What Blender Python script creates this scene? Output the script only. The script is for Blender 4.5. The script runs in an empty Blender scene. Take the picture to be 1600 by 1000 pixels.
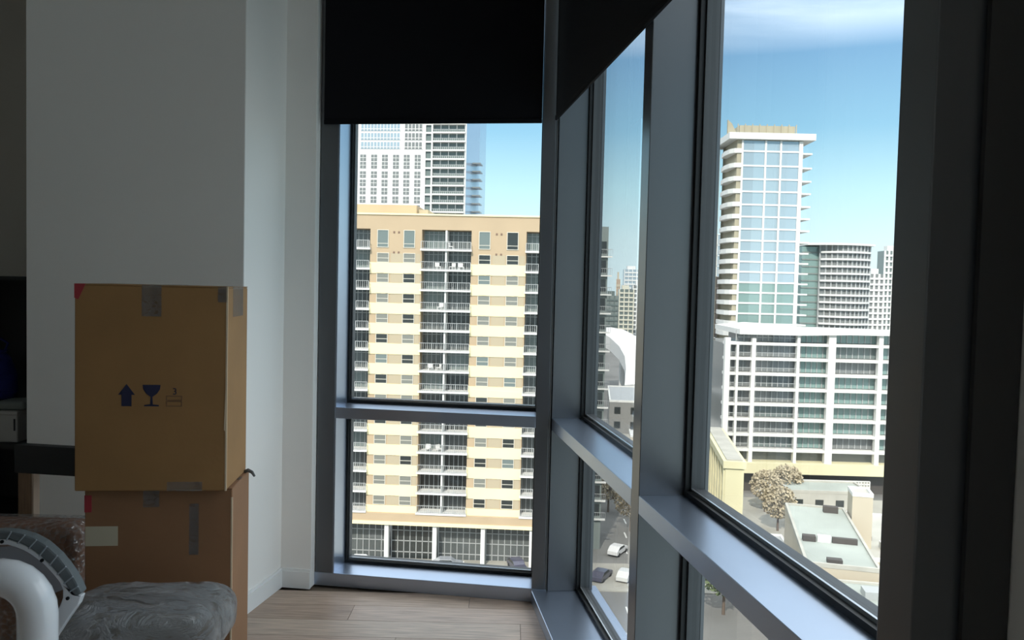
import bpy, math, random
from mathutils import Vector, Matrix
random.seed(7)
S = bpy.context.scene
COL = S.collection
R = math.radians

# ------------------------------------------------------------------ camera
F_PX, CAM_H = 1250.0, 1.5
PITCH, ROLL = R(2.4), R(1.36)
cam_d = bpy.data.cameras.new('camera')
cam_d.sensor_fit = 'HORIZONTAL'
cam_d.sensor_width = 36.0
cam_d.lens = 36.0 * F_PX / 1600.0
cam_d.clip_start = 0.05
cam_d.clip_end = 4000
cam = bpy.data.objects.new('camera', cam_d)
COL.objects.link(cam)
cam.matrix_world = (Matrix.Translation((0, 0, CAM_H)) @ Matrix.Rotation(R(90) - PITCH, 4, 'X')
                    @ Matrix.Rotation(ROLL, 4, 'Z'))
S.camera = cam
_M = cam.matrix_world.to_3x3()


def ray(px, py):
    return _M @ Vector(((px - 800) / F_PX, -(py - 500) / F_PX, -1.0))


def at(px, py, Y):
    """world point seen at photo pixel (px, py) at real distance Y"""
    d = ray(px, py)
    return Vector((0, 0, CAM_H)) + d * (Y / d.y)


def zat(px, py, Y):
    return at(px, py, Y).z


# ------------------------------------------------------------------ world, sun, exposure
S.view_settings.view_transform = 'Standard'
S.view_settings.look = 'None'
S.view_settings.gamma = 1
S.view_settings.use_curve_mapping = False
S.view_settings.exposure = 1.0
W = bpy.data.worlds.new('world')
S.world = W
W.use_nodes = True
nt = W.node_tree
nt.nodes.clear()
wo = nt.nodes.new('ShaderNodeOutputWorld')
bg = nt.nodes.new('ShaderNodeBackground')
tc = nt.nodes.new('ShaderNodeTexCoord')
sep = nt.nodes.new('ShaderNodeSeparateXYZ')
ramp = nt.nodes.new('ShaderNodeValToRGB')
nt.links.new(tc.outputs['Generated'], sep.inputs[0])
nt.links.new(sep.outputs['Z'], ramp.inputs[0])
cr = ramp.color_ramp
cr.elements[0].position = 0.0
cr.elements[0].color = (0.40, 0.50, 0.53, 1)
cr.elements[1].position = 1.0
cr.elements[1].color = (0.12, 0.22, 0.40, 1)
for p, c in ((0.06, (0.36, 0.48, 0.51)), (0.12, (0.275, 0.435, 0.49)), (0.19, (0.158, 0.31, 0.42)), (0.28, (0.112, 0.227, 0.36)), (0.5, (0.12, 0.22, 0.39))):
    e = cr.elements.new(p)
    e.color = (*c, 1)
mp = nt.nodes.new('ShaderNodeMapping')
mp.inputs['Scale'].default_value = (1.6, 1.6, 9.0)
mp.inputs['Location'].default_value = (0.3, 0.1, 0.55)
noi = nt.nodes.new('ShaderNodeTexNoise')
noi.inputs['Scale'].default_value = 1.5
noi.inputs['Detail'].default_value = 6
noi.inputs['Distortion'].default_value = 0.5
nt.links.new(tc.outputs['Generated'], mp.inputs[0])
nt.links.new(mp.outputs[0], noi.inputs[0])
cl = nt.nodes.new('ShaderNodeMapRange')
cl.inputs[1].default_value = 0.30
cl.inputs[2].default_value = 0.56
nt.links.new(noi.outputs[0], cl.inputs[0])
el = nt.nodes.new('ShaderNodeMapRange')          # the cloud sheet begins some way above the skyline
el.inputs[1].default_value = 0.27
el.inputs[2].default_value = 0.42
nt.links.new(sep.outputs['Z'], el.inputs[0])
mu = nt.nodes.new('ShaderNodeMath')
mu.operation = 'MULTIPLY'
nt.links.new(cl.outputs[0], mu.inputs[0])
nt.links.new(el.outputs[0], mu.inputs[1])
mx = nt.nodes.new('ShaderNodeMix')
mx.data_type = 'RGBA'
nt.links.new(mu.outputs[0], mx.inputs[0])
nt.links.new(ramp.outputs[0], mx.inputs[6])
mx.inputs[7].default_value = (1.18, 1.25, 1.27, 1)
nt.links.new(mx.outputs[2], bg.inputs[0])
bg.inputs[1].default_value = 1.25
nt.links.new(bg.outputs[0], wo.inputs[0])

sun_d = bpy.data.lights.new('sun', 'SUN')
sun_d.energy = 2.55
sun_d.angle = R(0.6)
sun_d.color = (1.0, 0.94, 0.84)
sun = bpy.data.objects.new('sun', sun_d)
COL.objects.link(sun)
_az, _el = R(196), R(40)       # behind the viewer, a little to the left
_sd = Vector((math.sin(_az) * math.cos(_el), math.cos(_az) * math.cos(_el), math.sin(_el)))
sun.rotation_euler = _sd.to_track_quat('Z', 'Y').to_euler()

# ------------------------------------------------------------------ materials
MATS = {}


def mat(name, col, rough=0.6, metal=0.0, var=0.0, vscale=6.0, stretch=None, bump=0.0, bscale=60.0, spec=0.5, coat=0.0,
        col2=None, coords='Object', ior=None):
    if name in MATS:
        return MATS[name]
    m = bpy.data.materials.new(name)
    m.use_nodes = True
    n = m.node_tree
    b = n.nodes['Principled BSDF']
    b.inputs['Base Color'].default_value = (*col, 1)
    b.inputs['Roughness'].default_value = rough
    b.inputs['Metallic'].default_value = metal
    b.inputs['Specular IOR Level'].default_value = spec
    b.inputs['Coat Weight'].default_value = coat
    t = n.nodes.new('ShaderNodeTexCoord')
    mpn = n.nodes.new('ShaderNodeMapping')
    if stretch:
        mpn.inputs['Scale'].default_value = stretch
    n.links.new(t.outputs[coords], mpn.inputs[0])
    if var > 0 or col2:
        no = n.nodes.new('ShaderNodeTexNoise')
        no.inputs['Scale'].default_value = vscale
        no.inputs['Detail'].default_value = 5
        n.links.new(mpn.outputs[0], no.inputs[0])
        rp = n.nodes.new('ShaderNodeValToRGB')
        rp.color_ramp.elements[0].position = 0.3
        rp.color_ramp.elements[1].position = 0.7
        c2 = col2 or tuple(min(1, c * (1 + var)) for c in col)
        c1 = col if col2 else tuple(c * (1 - var) for c in col)
        rp.color_ramp.elements[0].color = (*c1, 1)
        rp.color_ramp.elements[1].color = (*c2, 1)
        n.links.new(no.outputs[0], rp.inputs[0])
        n.links.new(rp.outputs[0], b.inputs['Base Color'])
    if bump > 0:
        nb = n.nodes.new('ShaderNodeTexNoise')
        nb.inputs['Scale'].default_value = bscale
        nb.inputs['Detail'].default_value = 4
        n.links.new(mpn.outputs[0], nb.inputs[0])
        bp = n.nodes.new('ShaderNodeBump')
        bp.inputs['Strength'].default_value = bump
        bp.inputs['Distance'].default_value = 0.01
        n.links.new(nb.outputs[0], bp.inputs['Height'])
        n.links.new(bp.outputs[0], b.inputs['Normal'])
    if ior:
        b.inputs['IOR'].default_value = ior
    MATS[name] = m
    return m


def glass_mat(name, tint=(0.99, 0.995, 0.992), f0=0.04):
    """clear pane: see-through with an angle dependent mirror share (Schlick), same from both sides"""
    m = bpy.data.materials.new(name)
    m.use_nodes = True
    n = m.node_tree
    n.nodes.clear()
    o = n.nodes.new('ShaderNodeOutputMaterial')
    mixs = n.nodes.new('ShaderNodeMixShader')
    tr = n.nodes.new('ShaderNodeBsdfTransparent')
    tr.inputs[0].default_value = (*tint, 1)
    gl = n.nodes.new('ShaderNodeBsdfGlossy')
    gl.inputs['Roughness'].default_value = 0.0
    g = n.nodes.new('ShaderNodeNewGeometry')
    dt = n.nodes.new('ShaderNodeVectorMath')
    dt.operation = 'DOT_PRODUCT'
    n.links.new(g.outputs['Normal'], dt.inputs[0])
    n.links.new(g.outputs['Incoming'], dt.inputs[1])
    ab = n.nodes.new('ShaderNodeMath'); ab.operation = 'ABSOLUTE'
    n.links.new(dt.outputs['Value'], ab.inputs[0])
    om = n.nodes.new('ShaderNodeMath'); om.operation = 'SUBTRACT'
    om.inputs[0].default_value = 1.0
    n.links.new(ab.outputs[0], om.inputs[1])
    pw = n.nodes.new('ShaderNodeMath'); pw.operation = 'POWER'
    n.links.new(om.outputs[0], pw.inputs[0]); pw.inputs[1].default_value = 5.0
    ml = n.nodes.new('ShaderNodeMath'); ml.operation = 'MULTIPLY_ADD'
    n.links.new(pw.outputs[0], ml.inputs[0])
    ml.inputs[1].default_value = 1.0 - f0
    ml.inputs[2].default_value = f0
    n.links.new(ml.outputs[0], mixs.inputs[0])
    n.links.new(tr.outputs[0], mixs.inputs[1])
    n.links.new(gl.outputs[0], mixs.inputs[2])
    n.links.new(mixs.outputs[0], o.inputs[0])
    MATS[name] = m
    return m


def film_mat(name, gloss_fac, bump, bscale, voronoi=False, tint=(0.9, 0.9, 0.9)):
    """clear packing film: mostly see-through with crumpled glossy highlights and a milky veil"""
    m = bpy.data.materials.new(name)
    m.use_nodes = True
    n = m.node_tree
    n.nodes.clear()
    o = n.nodes.new('ShaderNodeOutputMaterial')
    tr = n.nodes.new('ShaderNodeBsdfTransparent')
    tr.inputs[0].default_value = (*tint, 1)
    pb = n.nodes.new('ShaderNodeBsdfPrincipled')
    pb.inputs['Base Color'].default_value = (0.42, 0.43, 0.45, 1)
    pb.inputs['Roughness'].default_value = 0.09
    pb.inputs['IOR'].default_value = 1.9
    pb.inputs['Specular IOR Level'].default_value = 1.0
    t = n.nodes.new('ShaderNodeTexCoord')
    if voronoi:
        tx = n.nodes.new('ShaderNodeTexVoronoi')
        tx.inputs['Scale'].default_value = bscale
        h = tx.outputs['Distance']
    else:
        tx = n.nodes.new('ShaderNodeTexNoise')
        tx.inputs['Scale'].default_value = bscale
        tx.inputs['Detail'].default_value = 8
        tx.inputs['Roughness'].default_value = 0.62
        tx.inputs['Distortion'].default_value = 2.6
        sb = n.nodes.new('ShaderNodeMath'); sb.operation = 'SUBTRACT'; sb.inputs[1].default_value = 0.5
        n.links.new(tx.outputs[0], sb.inputs[0])
        ax = n.nodes.new('ShaderNodeMath'); ax.operation = 'ABSOLUTE'
        n.links.new(sb.outputs[0], ax.inputs[0])
        iv = n.nodes.new('ShaderNodeMath'); iv.operation = 'MULTIPLY_ADD'; iv.inputs[1].default_value = -4.0; iv.inputs[2].default_value = 1.0
        n.links.new(ax.outputs[0], iv.inputs[0])
        h = iv.outputs[0]
    mpn = n.nodes.new('ShaderNodeMapping')
    mpn.inputs['Scale'].default_value = (1, 1, 1) if voronoi else (1.0, 2.2, 2.2)
    n.links.new(t.outputs['Object'], mpn.inputs[0])
    n.links.new(mpn.outputs[0], tx.inputs[0])
    bp = n.nodes.new('ShaderNodeBump')
    bp.inputs['Strength'].default_value = bump
    bp.inputs['Distance'].default_value = 0.03 if not voronoi else 0.012
    n.links.new(h, bp.inputs['Height'])
    n.links.new(bp.outputs[0], pb.inputs['Normal'])
    mr = n.nodes.new('ShaderNodeMapRange')
    mr.inputs[1].default_value = 0.35
    mr.inputs[2].default_value = 0.75
    mr.inputs[3].default_value = gloss_fac * 0.35
    mr.inputs[4].default_value = gloss_fac * 1.5
    n.links.new(h, mr.inputs[0])
    mixs = n.nodes.new('ShaderNodeMixShader')
    n.links.new(mr.outputs[0], mixs.inputs[0])
    n.links.new(tr.outputs[0], mixs.inputs[1])
    n.links.new(pb.outputs[0], mixs.inputs[2])
    n.links.new(mixs.outputs[0], o.inputs[0])
    MATS[name] = m
    return m


# interior
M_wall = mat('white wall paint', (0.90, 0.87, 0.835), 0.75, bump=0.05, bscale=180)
M_base = mat('white baseboard paint', (0.86, 0.86, 0.85), 0.45)
M_ceil = mat('ceiling paint', (0.8, 0.8, 0.79), 0.85)
M_alu = mat('grey aluminium', (0.075, 0.082, 0.092), 0.28, 0.0, var=0.04, vscale=3, ior=1.9)
M_sill = mat('sky-lit aluminium', (0.42, 0.49, 0.61), 0.30, 0.85, var=0.04, vscale=3)  # same metal as the stiles, sky brightness and blue put into the colour
M_rub = mat('black gasket', (0.006, 0.007, 0.008), 0.5)
M_rub2 = mat('dark grey spacer', (0.07, 0.075, 0.08), 0.5)
M_bead = mat('bright glazing bead', (0.6, 0.62, 0.64), 0.25, 0.7)
M_blind = mat('black blackout fabric', (0.008, 0.008, 0.010), 0.9, spec=0.15, bump=0.1, bscale=400)
M_glass = glass_mat('clear glass')
M_card = mat('cardboard', (0.31, 0.165, 0.06), 0.8, var=0.07, vscale=5, bump=0.06, bscale=40)
M_card2 = mat('cardboard reddish', (0.26, 0.13, 0.062), 0.8, var=0.07, vscale=5, bump=0.06, bscale=40)
M_cedge = mat('cardboard worn edge', (0.62, 0.48, 0.33), 0.85)
M_ink = mat('dark blue ink', (0.012, 0.014, 0.05), 0.6)
M_ink2 = mat('faded brown ink', (0.17, 0.09, 0.05), 0.7)
M_tape = film_mat('clear tape', 0.13, 0.25, 12)
M_label = mat('paper label', (0.52, 0.46, 0.34), 0.8)
M_red = mat('red tape', (0.35, 0.03, 0.04), 0.45)
M_black = mat('black lacquer', (0.012, 0.012, 0.013), 0.55)
M_wood = mat('brown leg wood', (0.23, 0.14, 0.08), 0.6, var=0.2, vscale=8, stretch=(8, 8, 1))
M_woodl = mat('pale wood edge', (0.55, 0.42, 0.32), 0.6)
M_white = mat('glossy white plastic', (0.80, 0.82, 0.86), 0.25, coat=0.4)
M_foam = mat('grey ribbed pad', (0.13, 0.15, 0.16), 0.6)
M_screw = mat('dark screw', (0.02, 0.02, 0.022), 0.4, 0.6)
M_seat = mat('grey brown upholstery', (0.17, 0.15, 0.13), 0.85, var=0.25, vscale=12)
M_film = film_mat('stretch film', 0.42, 0.8, 4.5)
M_bubble = film_mat('bubble film', 0.30, 0.8, 60, True)
M_brown = mat('brown wrapped board', (0.33, 0.16, 0.09), 0.75, var=0.25, vscale=7)
M_blue = mat('blue fabric', (0.012, 0.018, 0.16), 0.75)
M_pale = mat('pale plastic', (0.5, 0.48, 0.45), 0.55)
M_steel = mat('brushed steel', (0.45, 0.45, 0.46), 0.35, 0.9)
M_meshp = mat('grey mesh fabric', (0.35, 0.36, 0.40), 0.8)


def plank_mat(i):
    base = [(0.30, 0.225, 0.175), (0.33, 0.25, 0.20), (0.27, 0.20, 0.155), (0.35, 0.275, 0.22)][i]
    return mat('oak plank %d' % i, tuple(c * 1.1 for c in base), 0.42, stretch=(1.3, 16, 1), vscale=4.5,
               col2=tuple(c * 1.85 for c in base), bump=0.08, bscale=12)


# ------------------------------------------------------------------ mesh helpers
class MB:
    def __init__(self):
        self.v, self.f = [], []

    def box(self, x0, x1, y0, y1, z0, z1):
        n = len(self.v)
        self.v += [(x, y, z) for z in (z0, z1) for x, y in ((x0, y0), (x1, y0), (x1, y1), (x0, y1))]
        self.f += [tuple(n + i for i in q) for q in
                   ((3, 2, 1, 0), (4, 5, 6, 7), (0, 1, 5, 4), (1, 2, 6, 5), (2, 3, 7, 6), (3, 0, 4, 7))]
        return self

    def prism(self, poly, z0, z1):
        """poly: CCW list of (x, y); extruded along z"""
        n, k = len(self.v), len(poly)
        self.v += [(x, y, z0) for x, y in poly] + [(x, y, z1) for x, y in poly]
        self.f += [tuple(n + i for i in reversed(range(k))), tuple(n + k + i for i in range(k))]
        for i in range(k):
            j = (i + 1) % k
            self.f.append((n + i, n + j, n + k + j, n + k + i))
        return self

    def slabxz(self, poly, y0, y1):
        """poly in (x, z), CCW seen from -y; extruded from y0 (front) to y1"""
        n, k = len(self.v), len(poly)
        self.v += [(x, y0, z) for x, z in poly] + [(x, y1, z) for x, z in poly]
        self.f += [tuple(n + i for i in range(k)), tuple(n + k + i for i in reversed(range(k)))]
        for i in range(k):
            j = (i + 1) % k
            self.f.append((n + j, n + i, n + k + i, n + k + j))
        return self

    def cyl(self, p0, p1, r0, r1=None, seg=12):
        r1 = r0 if r1 is None else r1
        p0, p1 = Vector(p0), Vector(p1)
        a = (p1 - p0).normalized()
        b = a.orthogonal().normalized()
        c = a.cross(b)
        n = len(self.v)
        for p, r in ((p0, r0), (p1, r1)):
            for i in range(seg):
                t = 2 * math.pi * i / seg
                self.v.append(tuple(p + (b * math.cos(t) + c * math.sin(t)) * r))
        for i in range(seg):
            j = (i + 1) % seg
            self.f.append((n + i, n + j, n + seg + j, n + seg + i))
        self.f += [tuple(n + i for i in reversed(range(seg))), tuple(n + seg + i for i in range(seg))]
        return self

    def tube(self, pts, rads, seg=14):
        pts = [Vector(p) for p in pts]
        if not isinstance(rads, (list, tuple)):
            rads = [rads] * len(pts)
        n = len(self.v)
        ref = None
        for i, p in enumerate(pts):
            t = (pts[min(i + 1, len(pts) - 1)] - pts[max(i - 1, 0)]).normalized()
            if ref is None:
                ref = t.orthogonal().normalized()
            ref = (ref - t * ref.dot(t)).normalized()
            c = t.cross(ref)
            for k in range(seg):
                a = 2 * math.pi * k / seg
                self.v.append(tuple(p + (ref * math.cos(a) + c * math.sin(a)) * rads[i]))
        for i in range(len(pts) - 1):
            for k in range(seg):
                j = (k + 1) % seg
                self.f.append((n + i * seg + k, n + i * seg + j, n + (i + 1) * seg + j, n + (i + 1) * seg + k))
        self.f += [tuple(n + i for i in reversed(range(seg))),
                   tuple(n + (len(pts) - 1) * seg + i for i in range(seg))]
        return self

    def mesh(self, name, m, smooth=False):
        me = bpy.data.meshes.new(name)
        me.from_pydata(self.v, [], self.f)
        me.materials.append(m)
        if smooth:
            for p in me.polygons:
                p.use_smooth = True
        me.update()
        return me

    def build(self, name, m, parent=None, smooth=False, loc=None, bevel=0.0):
        return inst(name, self.mesh(name, m, smooth), parent, loc, bevel)


def inst(name, me, parent=None, loc=None, bevel=0.0, scale=None, rz=None):
    o = bpy.data.objects.new(name, me)
    COL.objects.link(o)
    if parent:
        o.parent = parent
    if loc:
        o.location = loc
    if scale:
        o.scale = scale
    if rz is not None:
        o.rotation_euler.z = rz
    if bevel > 0:
        b = o.modifiers.new('bevel', 'BEVEL')
        b.width = bevel
        b.segments = 2
        b.limit_method = 'ANGLE'
    return o


def empty(name, loc=(0, 0, 0), rz=0.0):
    o = bpy.data.objects.new(name, None)
    COL.objects.link(o)
    o.location = loc
    o.rotation_euler.z = rz
    o.empty_display_size = 0.2
    return o


def tag(o, label, cat, group=None):
    o['label'] = label
    o['category'] = cat
    if group:
        o['group'] = group
    return o


def struct(o, label=None, cat=None):
    o['kind'] = 'structure'
    if label:
        o['label'] = label
    if cat:
        o['category'] = cat
    return o


def rbox(name, w, d, h, m, parent, loc, r=0.05, rz=0.0, seg=4, sub=0):
    """rounded box standing on loc (centre of base)"""
    o = MB().box(-w / 2, w / 2, -d / 2, d / 2, 0, h).build(name, m, parent, True, loc)
    b = o.modifiers.new('bevel', 'BEVEL')
    b.width = r
    b.segments = seg
    o.rotation_euler.z = rz
    return o


# ================================================================== THE ROOM
ZC = 3.75                                    # ceiling height
FO = Vector((0.123, 3.751, 0))              # far window wall: right-hand end of its room-side line
FRZ = R(-8.137)
QO = Vector((0.198, 3.74, 0))               # side window wall: corner end of its room-side line
QRZ = math.atan2(-0.990, 0.139)
dirF = Vector((math.cos(FRZ), math.sin(FRZ), 0))
outF = Vector((-math.sin(FRZ), math.cos(FRZ), 0))
dirQ = Vector((math.cos(QRZ), math.sin(QRZ), 0))
outQ = Vector((-math.sin(QRZ), math.cos(QRZ), 0))


def xr(y, n=0.0):                            # x of the side wall's line at depth y
    p = QO + outQ * n
    return p.x + (p.y - y) * 0.139 / 0.990


# floor: base slab and single oak boards
fl = MB().prism([(-4.2, -3.2), (xr(-3.2, .25), -3.2), (xr(3.75, .25), 3.75), (-0.9, 4.2), (-2.2, 4.2), (-2.2, 5.6), (-4.2, 5.6)],
                -0.25, -0.014).build('floor', mat('subfloor', (0.2, 0.15, 0.11), 0.7))
struct(fl, 'brown oak plank floor of the room', 'floor')
pm = [plank_mat(i) for i in range(4)]
PW = 0.165
y = -3.1
row = 0
meshes = {}
while y < 5.4:
    xmax = xr(y + PW, -0.045) if y < 3.8 else -2.2
    if 3.45 < y < 3.8:
        xmax = min(xmax, 0.30)
    x = -4.15 + (row * 0.53) % 1.3 - 1.3
    while x < xmax - 0.02:
        L = 1.45
        x0, x1 = max(x, -4.15), min(x + L, xmax)
        if x1 - x0 > 0.03:
            k = random.randrange(4)
            key = (round(x1 - x0, 2), k)
            if key not in meshes:
                meshes[key] = MB().box(0, x1 - x0 - 0.002, 0, PW - 0.002, -0.0135, 0).mesh('plank', pm[k])
            o = inst('plank', meshes[key], fl, (x0, y, 0))
        x += L
    y += PW
    row += 1

# ceiling
struct(MB().box(-4.2, 1.5, -3.2, 5.6, ZC, ZC + 0.2).build('ceiling', M_ceil), 'white ceiling above the window corner', 'ceiling')

# walls
P1 = Vector((-1.178, 3.506, 0))
P2 = Vector((-1.108, 3.880, 0))
P0 = P1 - dirF * 1.055                       # left end of the grey front face
wl = MB().prism([(P0.x, P0.y), (P1.x, P1.y), (P2.x, P2.y), (P2.x + 0.02, 4.35), (P0.x + .1, 4.35)], 0, ZC).build('wall_left', M_wall, bevel=0.004)
struct(wl, 'white painted wall pier behind the cardboard boxes', 'wall')
e0 = P2 + dirF * 0.0
e1 = FO + dirF * -1.083 - outF * 0.045
e2 = FO + dirF * -1.083 + outF * 0.32
wr = MB().prism([(P2.x - .05, P2.y), (e0.x, e0.y), (e1.x, e1.y), (e2.x, e2.y), (P2.x - 0.05, 4.35)], 0, ZC).build('wall_far', M_wall, bevel=0.003)
struct(wr, 'narrow white wall strip beside the far window', 'wall')
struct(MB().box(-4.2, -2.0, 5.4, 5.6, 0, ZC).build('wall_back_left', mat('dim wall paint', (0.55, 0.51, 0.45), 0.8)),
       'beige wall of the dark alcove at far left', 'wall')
struct(MB().box(-2.12, -2.0, 3.9, 5.4, 0, ZC).build('wall_alcove', M_wall), 'side wall of the dark alcove', 'wall')
struct(MB().box(-4.35, -4.2, -3.2, 5.6, 0, ZC).build('wall_side_left', M_wall), 'left wall of the room', 'wall')
struct(MB().box(-4.2, 1.5, -3.35, -3.2, 0, ZC).build('wall_rear', M_wall), 'rear wall of the room', 'wall')

# baseboards (two-step profile)


def baseboard(name, a, b, side, label):
    """a -> b along the wall foot, side: unit vector into the room"""
    mb = MB()
    for t, z0, z1 in ((0.014, 0.0, 0.082), (0.009, 0.082, 0.094)):
        q = [(a.x, a.y), (b.x, b.y), (b.x + side.x * t, b.y + side.y * t), (a.x + side.x * t, a.y + side.y * t)]
        ar = sum(q[i][0] * q[(i + 1) % 4][1] - q[(i + 1) % 4][0] * q[i][1] for i in range(4))
        mb.prism(q if ar > 0 else q[::-1], z0, z1)
    return struct(mb.build(name, M_base), label, 'baseboard')


s1 = Vector((P2.y - P1.y, -(P2.x - P1.x), 0)).normalized()
baseboard('baseboard_left', P1, P2, s1, 'white baseboard along the bright pier side')
s2 = Vector(((e1 - e0).y, -(e1 - e0).x, 0)).normalized()
baseboard('baseboard_far', e0, e1, s2, 'short white baseboard left of the far window')
baseboard('baseboard_front', P0, P1, -outF, 'white baseboard under the grey pier face')


# ------------------------------------------------------------------ windows
def window(name, O, rz, label, xs, stiles, z_sill, z_rail, z_head, depth, curb_front, curb_x):
    """local x along the wall, +y outwards; xs = [(x0,x1)] clear openings; stiles = [(x0,x1)]"""
    w = struct(empty(name, O, rz), label, 'window')
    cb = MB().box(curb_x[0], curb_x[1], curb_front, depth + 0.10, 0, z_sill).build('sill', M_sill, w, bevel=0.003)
    for a, b in stiles:
        MB().box(a, b, 0, depth, z_sill, z_head).build('stile', M_alu, w, bevel=0.002)
        MB().box(a + 0.004, b - 0.004, depth + 0.05, depth + 0.068, z_sill, z_head).build('outer_stile', M_alu, w)
    for a, b in xs:
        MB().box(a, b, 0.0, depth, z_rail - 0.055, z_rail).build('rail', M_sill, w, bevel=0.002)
        MB().box(a, b, depth + 0.05, depth + 0.066, z_rail - 0.05, z_rail - 0.005).build('outer_rail', M_alu, w)
        MB().box(a, b, 0.0, depth, z_head - 0.08, z_head).build('head', M_alu, w)
        for z0, z1 in ((z_sill, z_rail - 0.055), (z_rail, z_head - 0.08)):
            g = MB()
            t = 0.016
            g.box(a, a + t, depth - 0.012, depth + 0.05, z0, z1)
            g.box(b - t, b, depth - 0.012, depth + 0.05, z0, z1)
            g.box(a + t, b - t, depth - 0.012, depth + 0.05, z0, z0 + t)
            g.box(a + t, b - t, depth - 0.012, depth + 0.05, z1 - t, z1)
            g.build('gasket', M_rub, w)
            bd = MB()
            t2 = 0.024
            bd.box(a + t, a + t2, depth + 0.004, depth + 0.044, z0 + t, z1 - t)
            bd.box(b - t2, b - t, depth + 0.004, depth + 0.044, z0 + t, z1 - t)
            bd.box(a + t2, b - t2, depth + 0.010, depth + 0.044, z0 + t, z0 + t2)
            bd.build('glazing_bead', M_rub2, w)
            MB().box(a + t2, b - t2, depth + 0.004, depth + 0.010, z0 + t, z0 + t2 + .001).build('bottom_bead', M_bead, w)
            MB().box(a + t2 - .002, b - t2 + .002, depth + 0.012, depth + 0.036, z0 + t2 - .002, z1 - t).build('pane', M_glass, w)
    return w


HEAD = 3.6
w1 = window('window_1', FO, FRZ, 'floor-to-ceiling far window facing the cream apartment building',
            [(-0.990, 0.0)], [(-1.078, -0.990), (0.0, 0.062)], 0.066, 0.89, HEAD, 0.17, 0.0, (-1.083, 0.07))
w2 = window('window_2', QO, QRZ, 'tall side window pane next to the corner post',
            [(0.0, 1.31)], [(-0.07, 0.0), (1.31, 1.388)], 0.058, 0.885, HEAD, 0.15, -0.075, (-0.06, 1.35))
w3 = window('window_3', QO, QRZ, 'tall side window pane nearest the viewer',
            [(1.388, 2.585)], [(2.585, 2.665)], 0.058, 0.885, HEAD, 0.15, -0.075, (1.35, 2.665))
MB().box(-0.990, -0.984, 0.004, 0.157, 0.066, HEAD).build('reveal_daylight', M_sill, w1)  # added strip: daylight on the stile's inner side put into its colour
# corner post between the two window walls
cp = FO + dirF * 0.062
pp = [(cp.x, cp.y + 0.004), (QO.x - outQ.x * 0.004 + dirQ.x * -0.01, QO.y + 0.0), (QO.x + 0.02, QO.y + 0.30), (cp.x + 0.005, cp.y + 0.34)]
struct(MB().prism(pp, 0, HEAD).build('trim_1', mat('dark corner aluminium', (0.20, 0.21, 0.22), 0.4, 0.4), bevel=0.002),
       'dark aluminium post in the window corner', 'post')
# wall and end cover beyond the last mullion
wq = empty('wall_right', QO, QRZ)
struct(wq, 'dim white wall right of the side windows', 'wall')
MB().box(2.667, 5.87, 0.142, 0.34, 0, ZC).build('wall_panel', M_wall, wq)
MB().box(5.87, 7.15, 0.0, 0.34, HEAD, ZC).build('wall_panel', M_wall, wq)
# unseen window added behind the viewer to let more daylight into the room
for _n, _a in ((4, 5.87),):
    window('window_%d' % _n, QO, QRZ, 'unseen side window added behind the viewer for daylight', [(_a + 0.08, _a + 1.28)],
           [(_a, _a + 0.08)], 0.058, 0.885, HEAD, 0.15, -0.075, (_a, _a + 1.28))
struct(MB().box(-0.2, 2.667, 0.0, 0.34, HEAD, ZC).build('trim_2', M_wall), 'bulkhead over the side windows', 'trim')
bpy.data.objects['trim_2'].location = QO
bpy.data.objects['trim_2'].rotation_euler.z = QRZ
struct(MB().box(-1.2, 0.25, 0.0, 0.34, HEAD, ZC).build('trim_3', M_wall), 'bulkhead over the far window', 'trim')
bpy.data.objects['trim_3'].location = FO
bpy.data.objects['trim_3'].rotation_euler.z = FRZ
# cover strip on the last mullion
struct(MB().box(2.668, 2.676, 0.070, 0.140, 0.06, HEAD).build('trim_4', mat('dark mullion cover', (0.055, 0.055, 0.056), 0.6)),
       'dark cover strip on the nearest window mullion', 'trim')
bpy.data.objects['trim_4'].location = QO
bpy.data.objects['trim_4'].rotation_euler.z = QRZ


def blind(O, rz, x0, x1, y, zb, label, tilt=0.0):
    b = tag(empty('roller_blind', O, rz), label, 'blind', 'black roller blinds')
    MB().slabxz([(x0, zb - tilt), (x1, zb + tilt), (x1, 3.32), (x0, 3.32)], y - 0.0015, y + 0.0015).build('fabric', M_blind, b)
    MB().slabxz([(x0, zb - tilt - .022), (x1, zb + tilt - .022), (x1, zb + tilt), (x0, zb - tilt)], y - 0.006, y + 0.006).build('bottom_bar', M_blind, b, bevel=0.003)
    MB().cyl((x0, y + 0.02, 3.33), (x1, y + 0.02, 3.33), 0.024, seg=16).build('roller_tube', M_blind, b, True)
    for xx in (x0 - 0.004, x1 + 0.001):
        MB().box(xx, xx + 0.003, y - 0.03, y + 0.06, 3.28, HEAD - 0.02).build('bracket', M_steel, b)
    return b


blind(FO, FRZ, -1.052, -0.002, -0.03, 2.277, 'black roller blind half lowered over the far window', 0.0)
blind(QO, QRZ, 0.012, 1.74, -0.018, 2.292, 'black roller blind slanting above the right-hand side windows')


# ================================================================== THINGS IN THE ROOM
def carton(loc, rz, w, d, h, m, label):
    c = tag(empty('cardboard_box', loc, rz), label, 'box', 'stacked moving boxes')
    MB().box(-w / 2, w / 2, 0, d, 0, h - 0.004).build('body', m, c, bevel=0.004)
    for a, b in ((0.0, d / 2 - 0.002), (d / 2 + 0.002, d)):
        MB().box(-w / 2, w / 2, a, b, h - 0.004, h).build('top_flap', m, c, bevel=0.0015)
    return c


def tape(c, x0, x1, y0, y1, z0, z1):
    return MB().box(x0, x1, y0, y1, z0, z1).build('clear_tape', M_tape, c)


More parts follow.
